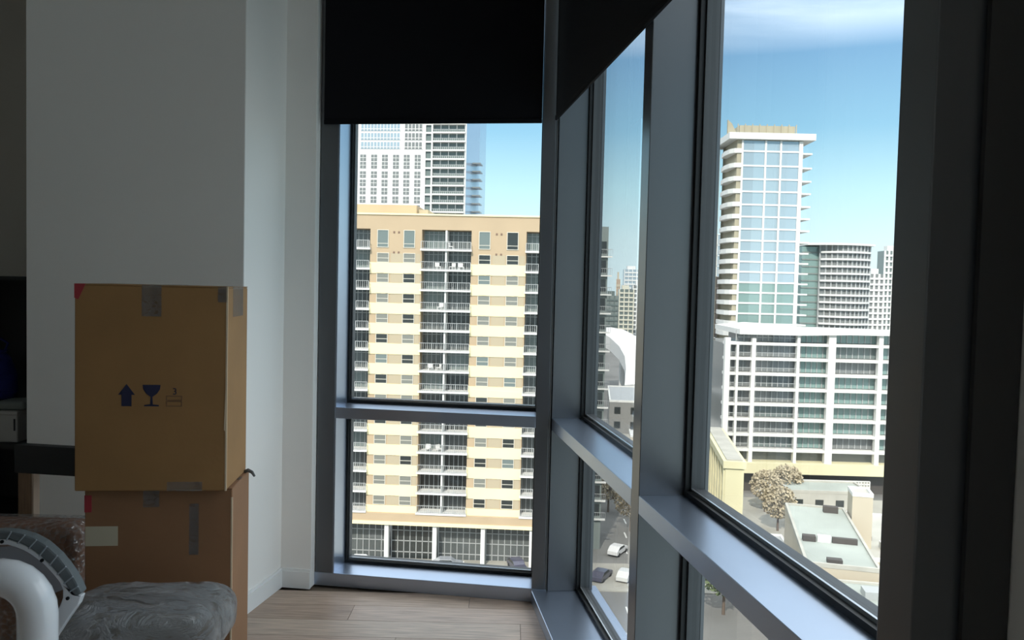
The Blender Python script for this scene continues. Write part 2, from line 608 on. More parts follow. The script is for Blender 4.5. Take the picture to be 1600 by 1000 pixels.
# lower carton
LH = 0.812
lw, ld = 0.462, 0.27
pl = at(132, 800, 2.56)
lrz = R(7)
lc = Vector((pl.x, 2.56, 0)) + Vector((math.cos(lrz), math.sin(lrz), 0)) * lw / 2
lower = carton((lc.x, lc.y, 0), lrz, lw, ld, LH, M_card2, 'lower cardboard box with red mark and paper label')
MB().box(-lw / 2, -lw / 2 + 0.022, -0.0012, 0, LH - 0.075, LH - 0.02).build('red_mark', M_red, lower)
MB().box(-lw / 2 + 0.003, -lw / 2 + 0.103, -0.0014, 0, LH - 0.186, LH - 0.122).build('paper_label', M_label, lower)
tape(lower, -0.05, 0.0, -0.0012, 0, LH - 0.06, LH)
tape(lower, 0.095, 0.125, -0.0012, 0, LH - 0.22, LH - 0.05)
tape(lower, -lw / 2, lw / 2, ld * .42, ld * .58, LH, LH + 0.0008)
MB().box(lw / 2 - 0.004, lw / 2 + 0.001, -0.001, 0.005, 0.1, LH - 0.03).build('worn_corner', M_cedge, lower)
# loose strap end on the lower box's rear corner
MB().tube([(lw / 2 - .008, ld - .05, LH + .004), (lw / 2 + .005, ld - .045, LH + .008), (lw / 2 + .02, ld - .05, LH + .002), (lw / 2 + .03, ld - .055, LH - .012)],
          [0.005, 0.007, 0.006, 0.004], 8).build('strap_end', mat('grey strap', (0.12, 0.12, 0.12), 0.6), lower, True)
# upper carton
UH = 0.664
uw, ud = 0.470, 0.285
pu = at(116, 700, 2.53)
urz = R(6)
uc = Vector((pu.x, 2.53, 0)) + Vector((math.cos(urz), math.sin(urz), 0)) * uw / 2
upper = carton((uc.x, uc.y, LH + 0.001), urz, uw, ud, UH, M_card, 'upper cardboard box printed with arrow and glass symbols')
tape(upper, -0.03, 0.03, -0.0012, 0, UH - 0.10, UH)
tape(upper, -0.03, 0.03, 0, ud, UH, UH + 0.0008)
tape(upper, uw / 2, uw / 2 + 0.0010, ud * .25, ud * .75, UH - 0.10, UH)
tape(upper, uw / 2 - 0.03, uw / 2, -0.0012, 0, UH - 0.05, UH)
tape(upper, 0.05, 0.16, -0.0012, 0, 0, 0.03)
MB().box(uw / 2 - 0.004, uw / 2 + 0.0012, -0.0012, 0.004, 0.0, UH).build('worn_corner', M_cedge, upper)
MB().slabxz([(uw / 2 - .008, .20), (uw / 2, .19), (uw / 2, .30), (uw / 2 - .004, .33)], -0.0016, 0).build('torn_patch', M_cedge, upper)
MB().slabxz([(-uw / 2, UH - .045), (-uw / 2 + .012, UH - .05), (-uw / 2 + .034, UH - .0), (-uw / 2, UH)], -0.0012, 0).build('red_mark', M_red, upper)
# printed symbols: arrow, wine glass, stack-limit mark
def ux(px): return -uw / 2 + (px - 117) / 229.0 * uw
def uz(py): return UH * (775 - py) / 326.0
E_ = -0.0008
MB().slabxz([(ux(187), uz(640)), (ux(202), uz(640)), (ux(202), uz(622)), (ux(207), uz(622)), (ux(194.5), uz(605)), (ux(182), uz(622)), (ux(187), uz(622))], E_, 0).build('arrow_symbol', M_ink, upper)
gp = [(ux(221), uz(640)), (ux(243), uz(640)), (ux(243), uz(638)), (ux(234), uz(637)), (ux(233.4), uz(625)), (ux(240), uz(620)), (ux(244.5), uz(613)), (ux(245.5), uz(606)),
      (ux(218.5), uz(606)), (ux(219.5), uz(613)), (ux(224), uz(620)), (ux(230.6), uz(625)), (ux(230), uz(637)), (ux(221), uz(638))]
MB().slabxz(gp, E_, 0).build('glass_symbol', M_ink, upper)
st = MB()
def fr(x0, x1, y0, y1, t=1.1):
    st.box(ux(x0), ux(x1), E_, 0, uz(y0 + t), uz(y0)); st.box(ux(x0), ux(x1), E_, 0, uz(y1), uz(y1 - t))
    st.box(ux(x0), ux(x0 + t), E_, 0, uz(y1 - t), uz(y0 + t)); st.box(ux(x1 - t), ux(x1), E_, 0, uz(y1 - t), uz(y0 + t))
fr(254, 278, 623, 630.5)
fr(254, 278, 631.5, 640)
st.build('stack_symbol', M_ink2, upper)
fc = bpy.data.curves.new('stack_number', 'FONT')
fc.body = '3'
fc.size = 0.030
fc.align_x = 'CENTER'
fo = bpy.data.objects.new('stack_number', fc)
COL.objects.link(fo)
bpy.context.view_layer.update()
me3 = bpy.data.meshes.new_from_object(fo.evaluated_get(bpy.context.evaluated_depsgraph_get()))
bpy.data.objects.remove(fo)
me3.materials.clear(); me3.materials.append(M_ink)
o3 = inst('stack_number', me3, upper, (ux(267), -0.0008, uz(621)))
o3.rotation_euler = (R(90), 0, 0)

# black console table with wooden legs, behind the boxes
tb = tag(empty('rail_frame', (0, 0, 0), FRZ), 'black rail on brown wooden posts standing behind the boxes', 'furniture frame')
ta = at(22, 700, 3.22)
tb.location = (ta.x, 3.22, 0)
tz1, tz0 = zat(40, 697, 3.2), zat(40, 741, 3.2)
tl = 0.66
MB().box(0, tl, 0, 0.045, tz0, tz1).build('rail', M_black, tb, bevel=0.003)
for xx in (0.012, tl - 0.075):
    lg = MB().box(xx, xx + 0.062, 0.006, 0.04, 0, tz0).build('post', M_wood, tb, bevel=0.002)
    MB().box(xx + 0.062, xx + 0.070, 0.006, 0.04, 0, tz0).build('edge_strip', M_woodl, lg)
    MB().box(xx - 0.01, xx + 0.08, -0.06, 0.12, 0, 0.03).build('foot', M_wood, tb, bevel=0.003)

# dark open shelf in the alcove with a few things on it
sx = at(52, 560, 4.75).x
sh = tag(empty('shelf_unit', (-2.75, 4.62, 0)), 'black shelving unit in the dark alcove at far left', 'shelf')
SW = 0.62
zs_top, zs_mid = 1.49, 0.515
MB().box(-SW, SW, 0.40, 0.42, 0, zs_top).build('back_panel', M_black, sh)
for xx in (-SW, SW - 0.02):
    MB().box(xx, xx + 0.02, 0, 0.40, 0, zs_top).build('side_panel', M_black, sh)
for zz in (0.06, zs_mid - 0.03, 1.0, zs_top - 0.02):
    if zz == 1.0:
        continue
    MB().box(-SW + 0.02, SW - 0.02, 0, 0.40, zz, zz + 0.03 if zz < 1.4 else zs_top).build('shelf_board', M_black, sh)
bx = at(22, 668, 4.72)
pb = tag(empty('storage_box', (bx.x, 4.72, zs_mid)), 'pale grey lidded box on the alcove shelf', 'box')
MB().box(-0.10, 0.055, -0.06, 0.16, 0, 0.165).build('body', M_pale, pb, bevel=0.006)
MB().box(0.035, 0.045, -0.062, -0.058, 0.07, 0.14).build('hand_slot', M_black, pb)
MB().box(-0.105, 0.06, -0.065, 0.165, 0.165, 0.185).build('lid', M_pale, pb, bevel=0.004)
rb = tag(rbox('folded_cloth', 0.17, 0.18, 0.055, mat('dark grey green cloth', (0.24, 0.26, 0.24), 0.9), None, (bx.x - 0.0, 4.76, zs_mid + 0.186), 0.024), 'folded grey cloth on top of the pale box', 'cloth')
bb = tag(empty('bag', (bx.x - 0.135, 4.80, zs_mid + 0.242)), 'blue fabric bag on the alcove shelf', 'bag')
bgm = MB()
prof = [(0.0, 0.085), (0.05, 0.098), (0.15, 0.09), (0.24, 0.06), (0.275, 0.035), (0.29, 0.05)]
for i in range(len(prof) - 1):
    bgm.cyl((0, 0, prof[i][0]), (0, 0, prof[i + 1][0]), prof[i][1], prof[i + 1][1], 16)
bgm.build('body', M_blue, bb, True)
MB().tube([(0.03, 0, .28), (0.05, 0, .33), (0.0, 0, .36), (-0.05, 0, .33), (-0.03, 0, .28)], 0.007, 8).build('handle', M_blue, bb, True)

# bubble-wrapped bundle between chair and table
bw = at(125, 850, 2.78)
bu = tag(empty('wrapped_bundle', (bw.x - 0.235, 2.86, 0)), 'brown bundle in bubble wrap left of the lower box', 'bundle')
bz = zat(70, 826, 2.78)
rbox('board_pack', 0.44, 0.19, bz, M_brown, bu, (0, 0, 0), 0.05)
o = rbox('bubble_wrap', 0.456, 0.206, bz + 0.01, M_bubble, bu, (0, 0, 0), 0.055)

# office chair, half wrapped, seen from the side
CY = 2.16


def cp_(px, py, Y=CY):
    v = at(px, py, Y)
    return (v.x, v.z)


ch = tag(empty('office_chair', (at(60, 990, 2.2).x, 2.2, 0)), 'white office chair with seat wrapped in clear film in front of boxes', 'chair')
ox, oy = ch.location.x, ch.location.y


def CL(px, py, Y=CY):
    v = at(px, py, Y)
    return (v.x - ox, Y - oy, v.z)


# arm loop: thick glossy arch
arc = [CL(56, 1130, CY - .13), CL(59, 1060, CY - .13), CL(59, 1000, CY - .13)]
for i in range(0, 13):
    a = math.pi * i / 12
    arc.append(CL(1 + 58 * math.cos(a), 962 - 60 * math.sin(a), CY - .13))
arc += [CL(-57, 1000, CY - .13), CL(-54, 1060, CY - .13), CL(-50, 1130, CY - .13)]
MB().tube(arc, 0.0475, 20).build('armrest', M_white, ch, True)
# flat side bracket with rounded sweep
outer = [(-70, 868), (-40, 850), (-10, 841), (15, 840), (40, 848), (62, 862), (82, 880), (98, 899), (110, 917), (118, 926), (128, 930), (131, 928), (127, 940), (106, 970), (84, 1004), (70, 1030)]
inner = [(64, 1010), (84, 968), (100, 938), (103, 925), (100, 912), (88, 896), (72, 879), (54, 865), (36, 855), (15, 849), (-10, 850), (-40, 860), (-66, 878)]
poly = [CL(*p) for p in outer]
poly_i = [CL(*p) for p in inner]
ring = [(p[0], p[2]) for p in poly] + [(p[0], p[2]) for p in poly_i]


def strip(o_, i_, y0, y1):
    """flat band between two poly-lines (same plane), extruded from y0 to y1"""
    mb = MB()
    n = 24

    def res(pl):
        d = [0]
        for a, b in zip(pl, pl[1:]):
            d.append(d[-1] + math.dist(a, b))
        out = []
        for k in range(n + 1):
            t = d[-1] * k / n
            for j in range(len(pl) - 1):
                if t <= d[j + 1] + 1e-9:
                    u = (t - d[j]) / max(1e-9, d[j + 1] - d[j])
                    out.append((pl[j][0] * (1 - u) + pl[j + 1][0] * u, pl[j][1] * (1 - u) + pl[j + 1][1] * u))
                    break
        return out
    A, B = res(o_), res(i_)
    for yy in (y0, y1):
        mb.v += [(p[0], yy, p[1]) for p in A] + [(p[0], yy, p[1]) for p in B]
    m1 = n + 1
    for k in range(n):
        a, b, c, d = k, k + 1, m1 + k + 1, m1 + k
        mb.f.append((a, d, c, b))
        q = 2 * m1
        mb.f.append((q + a, q + b, q + c, q + d))
        mb.f.append((a, b, q + b, q + a))
        mb.f.append((d, q + d, q + c, c))
    q = 2 * m1
    mb.f.append((0, q, q + m1, m1))
    mb.f.append((n, m1 + n, q + m1 + n, q + n))
    return mb


def XZ(pl, Y=CY): return [(CL(p[0], p[1], Y)[0], CL(p[0], p[1], Y)[2]) for p in pl]


y0 = CY - oy
strip(XZ(outer), XZ(inner[::-1]), y0 - 0.012, y0 + 0.012).build('side_bracket', M_white, ch, bevel=0.003)
pad_o = [(-60, 846), (-30, 833), (0, 826), (30, 828), (55, 836), (75, 847), (95, 865), (112, 886), (124, 905), (132, 924)]
pad_i = [(-60, 861), (-30, 847), (0, 841), (20, 841), (42, 849), (63, 862), (83, 880), (98, 898), (110, 915), (122, 929)]
pad = strip(XZ(pad_o), XZ(pad_i), y0 - 0.016, y0 + 0.018).build('pad', M_foam, ch, bevel=0.006)
for i in range(9):
    t = i / 8
    j = 2 + t * 6.4
    a, b = int(j), j - int(j)
    po = [pad_o[a][k] * (1 - b) + pad_o[a + 1][k] * b for k in (0, 1)]
    pi_ = [pad_i[a][k] * (1 - b) + pad_i[a + 1][k] * b for k in (0, 1)]
    A_, B_ = CL(*po), CL(*pi_)
    MB().cyl((A_[0], y0 - 0.0175, A_[2]), (B_[0], y0 - 0.0175, B_[2]), 0.0022, seg=6).build('pad_rib', mat('pale rib', (0.3, 0.33, 0.36), 0.5), pad)
for p in ((8, 844), (70, 873), (110, 932), (82, 988)):
    c = CL(*p)
    MB().cyl((c[0], y0 - 0.0155, c[2]), (c[0], y0 - 0.011, c[2]), 0.0048, seg=12).build('screw', M_screw, ch)
mesh_o = [(-60, 880), (-30, 864), (0, 856), (20, 855), (40, 862), (60, 874), (78, 890), (92, 905), (101, 918)]
mesh_i = [(-60, 940), (-30, 930), (0, 925), (20, 928), (40, 935), (60, 940), (78, 930), (90, 925), (100, 921)]
strip(XZ(mesh_o), XZ(mesh_i), y0 + 0.004, y0 + 0.010).build('mesh_panel', M_meshp, ch)
# seat with film
scx, scz = CL(214, 985, 2.30)[0], CL(214, 985, 2.30)[2]
seat_top = zat(250, 934, 2.30)


def cushion(name, m, infl, zofs, parent, wav):
    import bmesh
    bm = bmesh.new()
    nu, nv = 48, 28
    hw, hd, hh = 0.245 + infl, 0.15 + infl, 0.085 + infl
    vs = []
    for j in range(nv + 1):
        ph = -math.pi / 2 + math.pi * j / nv
        row_ = []
        for i in range(nu):
            th = 2 * math.pi * i / nu
            def sp(c, e): return math.copysign(abs(c) ** e, c)
            x = hw * sp(math.cos(th), 0.42) * sp(math.cos(ph), 0.45)
            yv = hd * sp(math.sin(th), 0.42) * sp(math.cos(ph), 0.45)
            z = hh * sp(math.sin(ph), 0.7)
            # right-hand end is fuller and higher, left end slopes down
            z += 0.008 * math.sin((x / hw) * 1.4)
            if wav:
                k = 0.003 * math.sin(23 * x + 31 * yv) + 0.003 * math.sin(57 * x - 19 * yv + 2 * z * 40) + 0.002 * math.sin(90 * yv + 40 * x)
                z += k
                x += 0.3 * k
            row_.append(bm.verts.new((x, yv, z)))
        vs.append(row_)
    for j in range(nv):
        for i in range(nu):
            k = (i + 1) % nu
            try:
                bm.faces.new((vs[j][i], vs[j][k], vs[j + 1][k], vs[j + 1][i]))
            except ValueError:
                pass
    bmesh.ops.remove_doubles(bm, verts=bm.verts, dist=1e-5)
    me = bpy.data.meshes.new(name)
    bm.to_mesh(me)
    bm.free()
    for p in me.polygons:
        p.use_smooth = True
    me.materials.append(m)
    return inst(name, me, parent, (scx, 0.14, seat_top - 0.095) if parent == ch else (0, 0, 0))


seat = cushion('seat', M_seat, 0.0, 0, ch, False)
cushion('plastic_wrap', M_film, 0.006, 0, seat, True)
# under-seat mechanism, column and star base (mostly below the frame)
sz = seat_top - 0.17
MB().box(scx - 0.30, scx + 0.12, 0.04, 0.22, sz - 0.05, sz).build('seat_plate', M_black, ch, bevel=0.006)
MB().box(scx - 0.32, scx - 0.24, -0.20, 0.2, sz - 0.05, sz - 0.02).build('arm_bracket', M_black, ch, bevel=0.004)
MB().cyl((scx, 0.09, 0.09), (scx, 0.09, sz - 0.04), 0.026, seg=16).build('column', M_steel, ch, True)
for k in range(5):
    a = 2 * math.pi * k / 5 + 0.3
    dx, dy = math.cos(a), math.sin(a)
    lg = MB().tube([(scx, 0.09, 0.10), (scx + dx * .12, .09 + dy * .12, 0.095), (scx + dx * .25, .09 + dy * .25, 0.07)], [0.03, 0.022, 0.015], 10).build('base_leg', M_white, ch, True)
    MB().cyl((scx + dx * .25 - dy * .02, .09 + dy * .25 + dx * .02, 0.028), (scx + dx * .25 + dy * .02, .09 + dy * .25 - dx * .02, 0.028), 0.028, seg=14).build('caster', M_black, lg)

# ================================================================== THE CITY
G = -40.0
M_cream = mat('cream stucco', (0.74, 0.63, 0.375), 0.85, var=0.03, vscale=0.3)
M_tan = mat('tan stucco', (0.38, 0.29, 0.19), 0.85, var=0.04, vscale=0.3)
M_panel = mat('grey tan infill', (0.36, 0.305, 0.215), 0.85)
M_slab = mat('white concrete', (0.60, 0.60, 0.58), 0.7)
M_wglass = mat('window blind behind glass', (0.17, 0.175, 0.155), 0.25)
M_dglass = mat('dark window glass', (0.025, 0.03, 0.03), 0.12)
M_gglass = mat('grey balcony glazing', (0.08, 0.09, 0.09), 0.12)
M_tglass = mat('greenish grey glazing', (0.13, 0.16, 0.155), 0.15)  # even grey-green base colour
M_rail = mat('pale metal railing', (0.34, 0.35, 0.35), 0.5, 0.2)
M_wframe = mat('pale window frame', (0.5, 0.47, 0.4), 0.5)
M_vent = mat('brown vent', (0.16, 0.10, 0.07), 0.7)
M_asph = mat('street asphalt', (0.15, 0.148, 0.14), 0.9, var=0.25, vscale=0.05)
M_pave = mat('pale pavement', (0.30, 0.29, 0.255), 0.9, var=0.12, vscale=0.2)
M_roofg = mat('pale green grey roof', (0.29, 0.315, 0.285), 0.85, var=0.12, vscale=0.15)
M_roofw = mat('pale roof gravel', (0.36, 0.35, 0.31), 0.9, var=0.12, vscale=0.3)
M_beige = mat('beige render', (0.42, 0.37, 0.285), 0.85, var=0.06, vscale=0.2)
M_yell = mat('yellowish cream render', (0.56, 0.52, 0.34), 0.85, var=0.05, vscale=0.2)
M_yell2 = mat('soft cream concrete', (0.55, 0.53, 0.44), 0.85)
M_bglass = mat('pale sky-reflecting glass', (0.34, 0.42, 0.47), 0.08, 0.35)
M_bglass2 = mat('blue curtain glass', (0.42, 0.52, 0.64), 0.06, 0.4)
M_teal = mat('teal glazing', (0.18, 0.27, 0.255), 0.12, 0.1)
M_grey = mat('grey glazing', (0.16, 0.17, 0.17), 0.15)
M_dark = mat('dark brown brick', (0.055, 0.048, 0.043), 0.85)
M_olive = mat('olive tan stone', (0.33, 0.30, 0.22), 0.85, var=0.06, vscale=0.4)
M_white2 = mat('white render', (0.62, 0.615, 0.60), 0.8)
M_shade = mat('grey green shade tone', (0.17, 0.20, 0.19), 0.8)  # dark tone carries the shade of the wing beside the cream building

gr = MB().box(-900, 1100, 12, 1900, G - 1, G).build('ground', M_asph)
struct(gr, 'city street ground far below the windows', 'ground')

# ---- cream apartment building opposite -------------------------------------------------
BY = 118.0
bs = BY / F_PX
A0 = at(540, 500, BY)
apt = tag(empty('apartment_building', (A0.x, BY, G), R(-3)), 'cream and tan apartment building with stacked balconies opposite the far window', 'building')


def au(px): return (px - 540) * bs


def az(py, px=695): return zat(px, py, BY) - G


SL = [az(798.6 - 31.43 * k) for k in range(14)]          # balcony slab tops, lowest first
z_rec, z_par = az(360), az(338)
z_beam = az(815)
Ws = [(255, 338), (415, 500), (577, 658), (735, 820)]
Rs = [(338, 415), (500, 577), (658, 735), (820, 897)]
MB().box(au(255), au(903), 2.0, 16, z_beam, z_rec).build('core', M_tan, apt)
MB().box(au(255), au(903), 0, 16, z_rec, z_par).build('parapet', M_tan, apt)
MB().box(au(255) - .1, au(903) + .1, -0.15, 16.1, z_par, z_par + 0.25).build('coping', M_cream, apt)
MB().box(au(400), au(641), 4, 13, z_par + .25, az(318)).build('penthouse', M_tan, apt)
MB().box(au(641), au(658), 5, 12, z_par + .25, az(324)).build('plant_room', M_panel, apt)
MB().box(au(255), au(903), -0.6, 16, z_beam, SL[0] - 0.25).build('base_beam', M_tan, apt)
MB().box(au(255), au(903), -0.75, 0, z_beam - 0.35, z_beam + 0.15).build('base_trim', M_cream, apt)
MB().box(au(897), au(903), 0, 2.0, z_beam, z_rec).build('end_wall', M_cream, apt)
# windows
ww, wh = 19 * bs, 1.42
fm = MB()
t = 0.09
fm.box(0, ww, -0.1, 0.02, 0, t).box(0, ww, -0.1, 0.02, wh - t, wh).box(0, t, -0.1, 0.02, t, wh - t).box(ww - t, ww, -0.1, 0.02, t, wh - t)
fm.box(t, ww - t, -0.07, 0.0, wh * 0.42, wh * 0.42 + 0.08)
me_wf = fm.mesh('window', M_wframe)
me_pane = {k: MB().box(t, ww - t, -0.04, 0.0, t, wh - t).mesh('pane', m) for k, m in
           (('blind', M_wglass), ('dark', M_dglass), ('green', M_tglass))}
ww2 = 18 * bs
tall = 2.6
fm = MB()
fm.box(0, ww2, -0.1, 0.02, 0, t).box(0, ww2, -0.1, 0.02, tall - t, tall).box(0, t, -0.1, 0.02, t, tall - t).box(ww2 - t, ww2, -0.1, 0.02, t, tall - t)
fm.box(t, ww2 - t, -0.07, 0.0, 0.55, 0.63)
me_wt = fm.mesh('window', M_wframe)
me_pt = {k: MB().box(t, ww2 - t, -0.04, 0.0, t, tall - t).mesh('pane', m) for k, m in
         (('blind', M_wglass), ('dark', M_dglass), ('green', M_tglass))}
me_v = MB().box(-.13, .13, -0.06, 0, 0, 0.28).mesh('vent', M_vent)
dark_rows = {(2, 1): 'x', }
wr_ = random.Random(3)
for wi, (a, b) in enumerate(Ws):
    MB().box(au(a), au(b), 0, 2.0, z_beam, z_rec).build('wall', M_tan, apt)
    spw = au(b) - au(a)
    me_sp = MB().box(0, spw, -0.10, 0.0, 0, 1.60).mesh('spandrel', M_cream)
    me_if = MB().box(0, 20 * bs, -0.03, 0.0, 0, 1.36).mesh('infill', M_panel)
    wx = [au(a + (b - a) * 0.135), au(a + (b - a) * 0.645)]
    for k in range(14):
        zt = SL[k]
        if k <= 12:
            inst('spandrel', me_sp, apt, (au(a), 0, zt - 0.75 if k else zt - 0.25), scale=(1, 1, 1 if k else 0.66))
        top = k == 13
        for j, xx in enumerate(wx):
            r_ = wr_.random()
            kind = 'dark' if r_ < 0.36 else ('green' if r_ < 0.5 else 'blind')
            if top:
                w_ = inst('window', me_wt, apt, (xx, 0, zt + 0.1))
                inst('pane', me_pt['dark' if (wi == 3 and j == 1) else 'green'], w_)
            else:
                w_ = inst('window', me_wf, apt, (xx, 0, zt + 0.87))
                inst('pane', me_pane[kind], w_)
        if not top:
            inst('infill', me_if, apt, (wx[0] + ww + 0.25, 0, zt + 0.87))
            inst('infill', me_if, apt, (wx[1] + ww + 0.05, 0, zt + 0.87), scale=(max(0.1, (au(b) - wx[1] - ww - 0.25) / (20 * bs)), 1, 1))
        for q in (-0.35, 0.35):
            inst('vent', me_v, apt, ((wx[0] + ww + wx[1]) / 2 + q, 0, zt + 2.22))
# balconies
bwid = 77 * bs
sm_ = MB().box(-0.12, bwid + 0.12, -0.75, 2.0, -0.26, 0).mesh('balcony_slab', M_slab)
rm = MB()
rm.box(0, bwid, -0.68, -0.62, 1.05, 1.12).box(0, bwid, -0.68, -0.62, 0.10, 0.15)
for i in range(0, 25):
    x = bwid * i / 24
    wd = 0.05 if i % 6 == 0 else 0.018
    rm.box(x - wd, x + wd, -0.67, -0.63, 0, 1.05)
rail_me = rm.mesh('railing', M_rail)
dv = MB().box(bwid / 2 - 0.12, bwid / 2 + 0.12, -0.45, 1.9, 0, 2.71).mesh('divider', M_slab)
gz = {}
for nm, m in (('dark', M_dglass), ('grey', M_gglass), ('green', M_tglass)):
    gz[nm] = MB().box(0, bwid / 2, 1.86, 1.9, 0, 2.71).mesh('glazing', m)
fmb = MB()
for i in range(6):
    x = 0.1 + (bwid / 2 - 0.2) * i / 5
    fmb.box(x - 0.045, x + 0.045, 1.80, 1.86, 0, 2.71)
fmb.box(0, bwid / 2, 1.80, 1.86, 2.2, 2.28)
fm_me = fmb.mesh('door_frame', M_rail)
for ri, (a, b) in enumerate(Rs):
    for k in range(14):
        bal = inst('balcony_slab', sm_, apt, (au(a), 0, SL[k]))
        inst('railing', rail_me, bal)
        inst('divider', dv, bal)
        for h in (0, 1):
            g_ = inst('glazing', gz[wr_.choice(['dark', 'dark', 'grey', 'grey', 'green'])], bal, (h * bwid / 2, 0, 0))
            inst('door_frame', fm_me, bal, (h * bwid / 2, 0, 0))
# street level: glazed shops behind white columns
shop = [MB().box(0, 76 * bs - 0.6, 2.2, 2.4, 0, z_beam - 0.35).mesh('shop_glass', m) for m in (M_gglass, M_dglass, M_gglass)]
smu = MB()
for i in range(8):
    x = (76 * bs - .6) * i / 7
    smu.box(x - .06, x + .06, 2.08, 2.2, 0, z_beam - .35)
for zz in (0.9, 2.6, 4.2):
    smu.box(0, 76 * bs - .6, 2.08, 2.2, zz, zz + .12)
smu_me = smu.mesh('shop_mullions', M_rail)
col_me = MB().box(-0.3, 0.3, -0.4, 0.5, 0, z_beam - 0.3).mesh('column', M_slab)
for k, px in enumerate((307, 383, 459, 535, 611, 687, 763, 839, 897)):
    inst('column', col_me, apt, (au(px), 0, 0))
    if px < 890:
        g_ = inst('shop_glass', shop[k % 3], apt, (au(px) + .3, 0, 0))
        inst('shop_mullions', smu_me, g_)
# wing around the corner, its shade put into the wall colour, seen past the corner post
WY = 126.0
wx0 = at(905, 500, WY)
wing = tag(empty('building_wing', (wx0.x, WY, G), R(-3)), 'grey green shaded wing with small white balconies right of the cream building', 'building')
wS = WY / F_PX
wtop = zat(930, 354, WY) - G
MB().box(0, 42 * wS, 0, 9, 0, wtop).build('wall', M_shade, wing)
wsl = MB().box(0, 3.0, -0.5, 0.0, -0.22, 0).mesh('balcony_slab', M_slab)
wrl = MB()
wrl.box(0, 3.0, -0.5, -0.45, 1.0, 1.08)
for i in range(11):
    wrl.box(i * .3 - .02, i * .3 + .02, -0.5, -0.45, 0, 1)
wrl_me = wrl.mesh('railing', M_rail)
wwn = MB().box(0, 0.9, -0.04, 0.0, 0.3, 2.2).mesh('window', M_dglass)
for k in range(15):
    z_ = wtop - 4.6 - 2.97 * k
    if z_ < 1:
        break
    b_ = inst('balcony_slab', wsl, wing, (1.9, 0, z_))
    inst('railing', wrl_me, b_)
    inst('window', wwn, wing, (3.1, 0, z_ + 0.1))
    inst('window', wwn, wing, (2.1, 0, z_ + 0.1))

# ---- white hotel tower behind -------------------------------------------------------------
HY = 285.0
hs = HY / F_PX
H0 = at(548, 300, HY)
hot = tag(empty('hotel_tower', (H0.x, HY, G), R(-6)), 'tall white tower with grid windows and glass corner behind the cream building', 'building')
def hu(px): return (px - 548) * hs
def hz(py): return zat(620, py, HY) - G
HT = hz(140)
MB().box(hu(470), hu(665), 0, 30, 0, HT).build('wall', M_white2, hot)
MB().box(hu(665), hu(726), 0.6, 28, 0, HT - 2).build('balcony_core', M_tglass, hot)
MB().box(hu(726), hu(728.5), -0.4, 1.2, 0, HT - 2).build('corner_pier', M_white2, hot)
MB().prism([(hu(728.5), 0.2), (hu(741), 12), (hu(741), 28), (hu(728.5), 28)], 0, HT - 6).build('glass_side', M_bglass2, hot)
hw = 9.4 * hs
wm = MB().box(0, hw, -0.12, 0.05, 0, 2.25).mesh('window', M_grey)
wbar = MB().box(0, hw, -0.2, -0.12, 1.0, 1.15).box(hw / 2 - .06, hw / 2 + .06, -0.2, -0.12, 0, 2.25).mesh('window_bars', M_white2)
for cx in (567, 584.5, 601.5, 619, 635.8, 653):
    for ty in (243, 254.5, 269, 282, 294.8, 308, 321, 334):
        w_ = inst('window', wm, hot, (hu(cx) - hw / 2, 0, hz(ty) - 2.25))
        inst('window_bars', wbar, w_)
for cx in (480, 497, 514, 531):
    for ty in (200, 213, 226, 243, 256, 269, 282, 294.8, 308, 321, 334):
        inst('window', wm, hot, (hu(cx) - hw / 2, 0, hz(ty) - 2.25))
# glazed upper floors
for (a, b, m) in ((563, 625, M_bglass), (632, 660, M_grey)):
    for yb in (235, 221, 207, 193, 179, 165):
        g_ = MB().box(hu(a), hu(b), -0.15, 0.05, hz(yb) + .2, hz(yb - 11.5)).build('glazing', m, hot)
        bars = MB()
        nb_ = int((b - a) / 5)
        for i in range(nb_ + 1):
            x = hu(a) + (hu(b) - hu(a)) * i / nb_
            bars.box(x - .12, x + .12, -0.25, -0.15, hz(yb) + .2, hz(yb - 11.5))
        bars.box(hu(a), hu(b), -0.25, -0.15, hz(yb - 4) - .1, hz(yb - 4) + .1)
        bars.build('mullions', M_white2, g_)
fpx = 13.6
for k in range(18):
    yb = 345 - fpx * k
    s_ = MB().box(hu(665), hu(674.5), -0.1, 0.6, hz(yb) - .3, hz(yb) + .3).build('window_slab', M_white2, hot)
    s_ = MB().box(hu(676.5), hu(727), -1.2, 0.7, hz(yb) - .25, hz(yb) + .25).build('balcony_slab', M_white2, hot)
    rl = MB()
    rl.box(hu(677), hu(726.5), -1.15, -1.05, hz(yb) + 1.0, hz(yb) + 1.12)
    for i in range(17):
        x = hu(677) + (hu(726.5) - hu(677)) * i / 16
        rl.box(x - .07, x + .07, -1.15, -1.05, hz(yb), hz(yb) + (2.6 if i % 4 == 0 else 1.0))
    rl.build('railing', M_rail, s_)
MB().box(hu(674), hu(676.5), -0.4, 0.7, 0, HT - 2).build('pier', M_white2, hot)
for k in range(8):
    yb = 340 - 12.6 * k
    MB().box(hu(735), hu(748), 4.5, 10, hz(yb) - .3, hz(yb) + .1).build('corner_balcony', M_grey, hot)

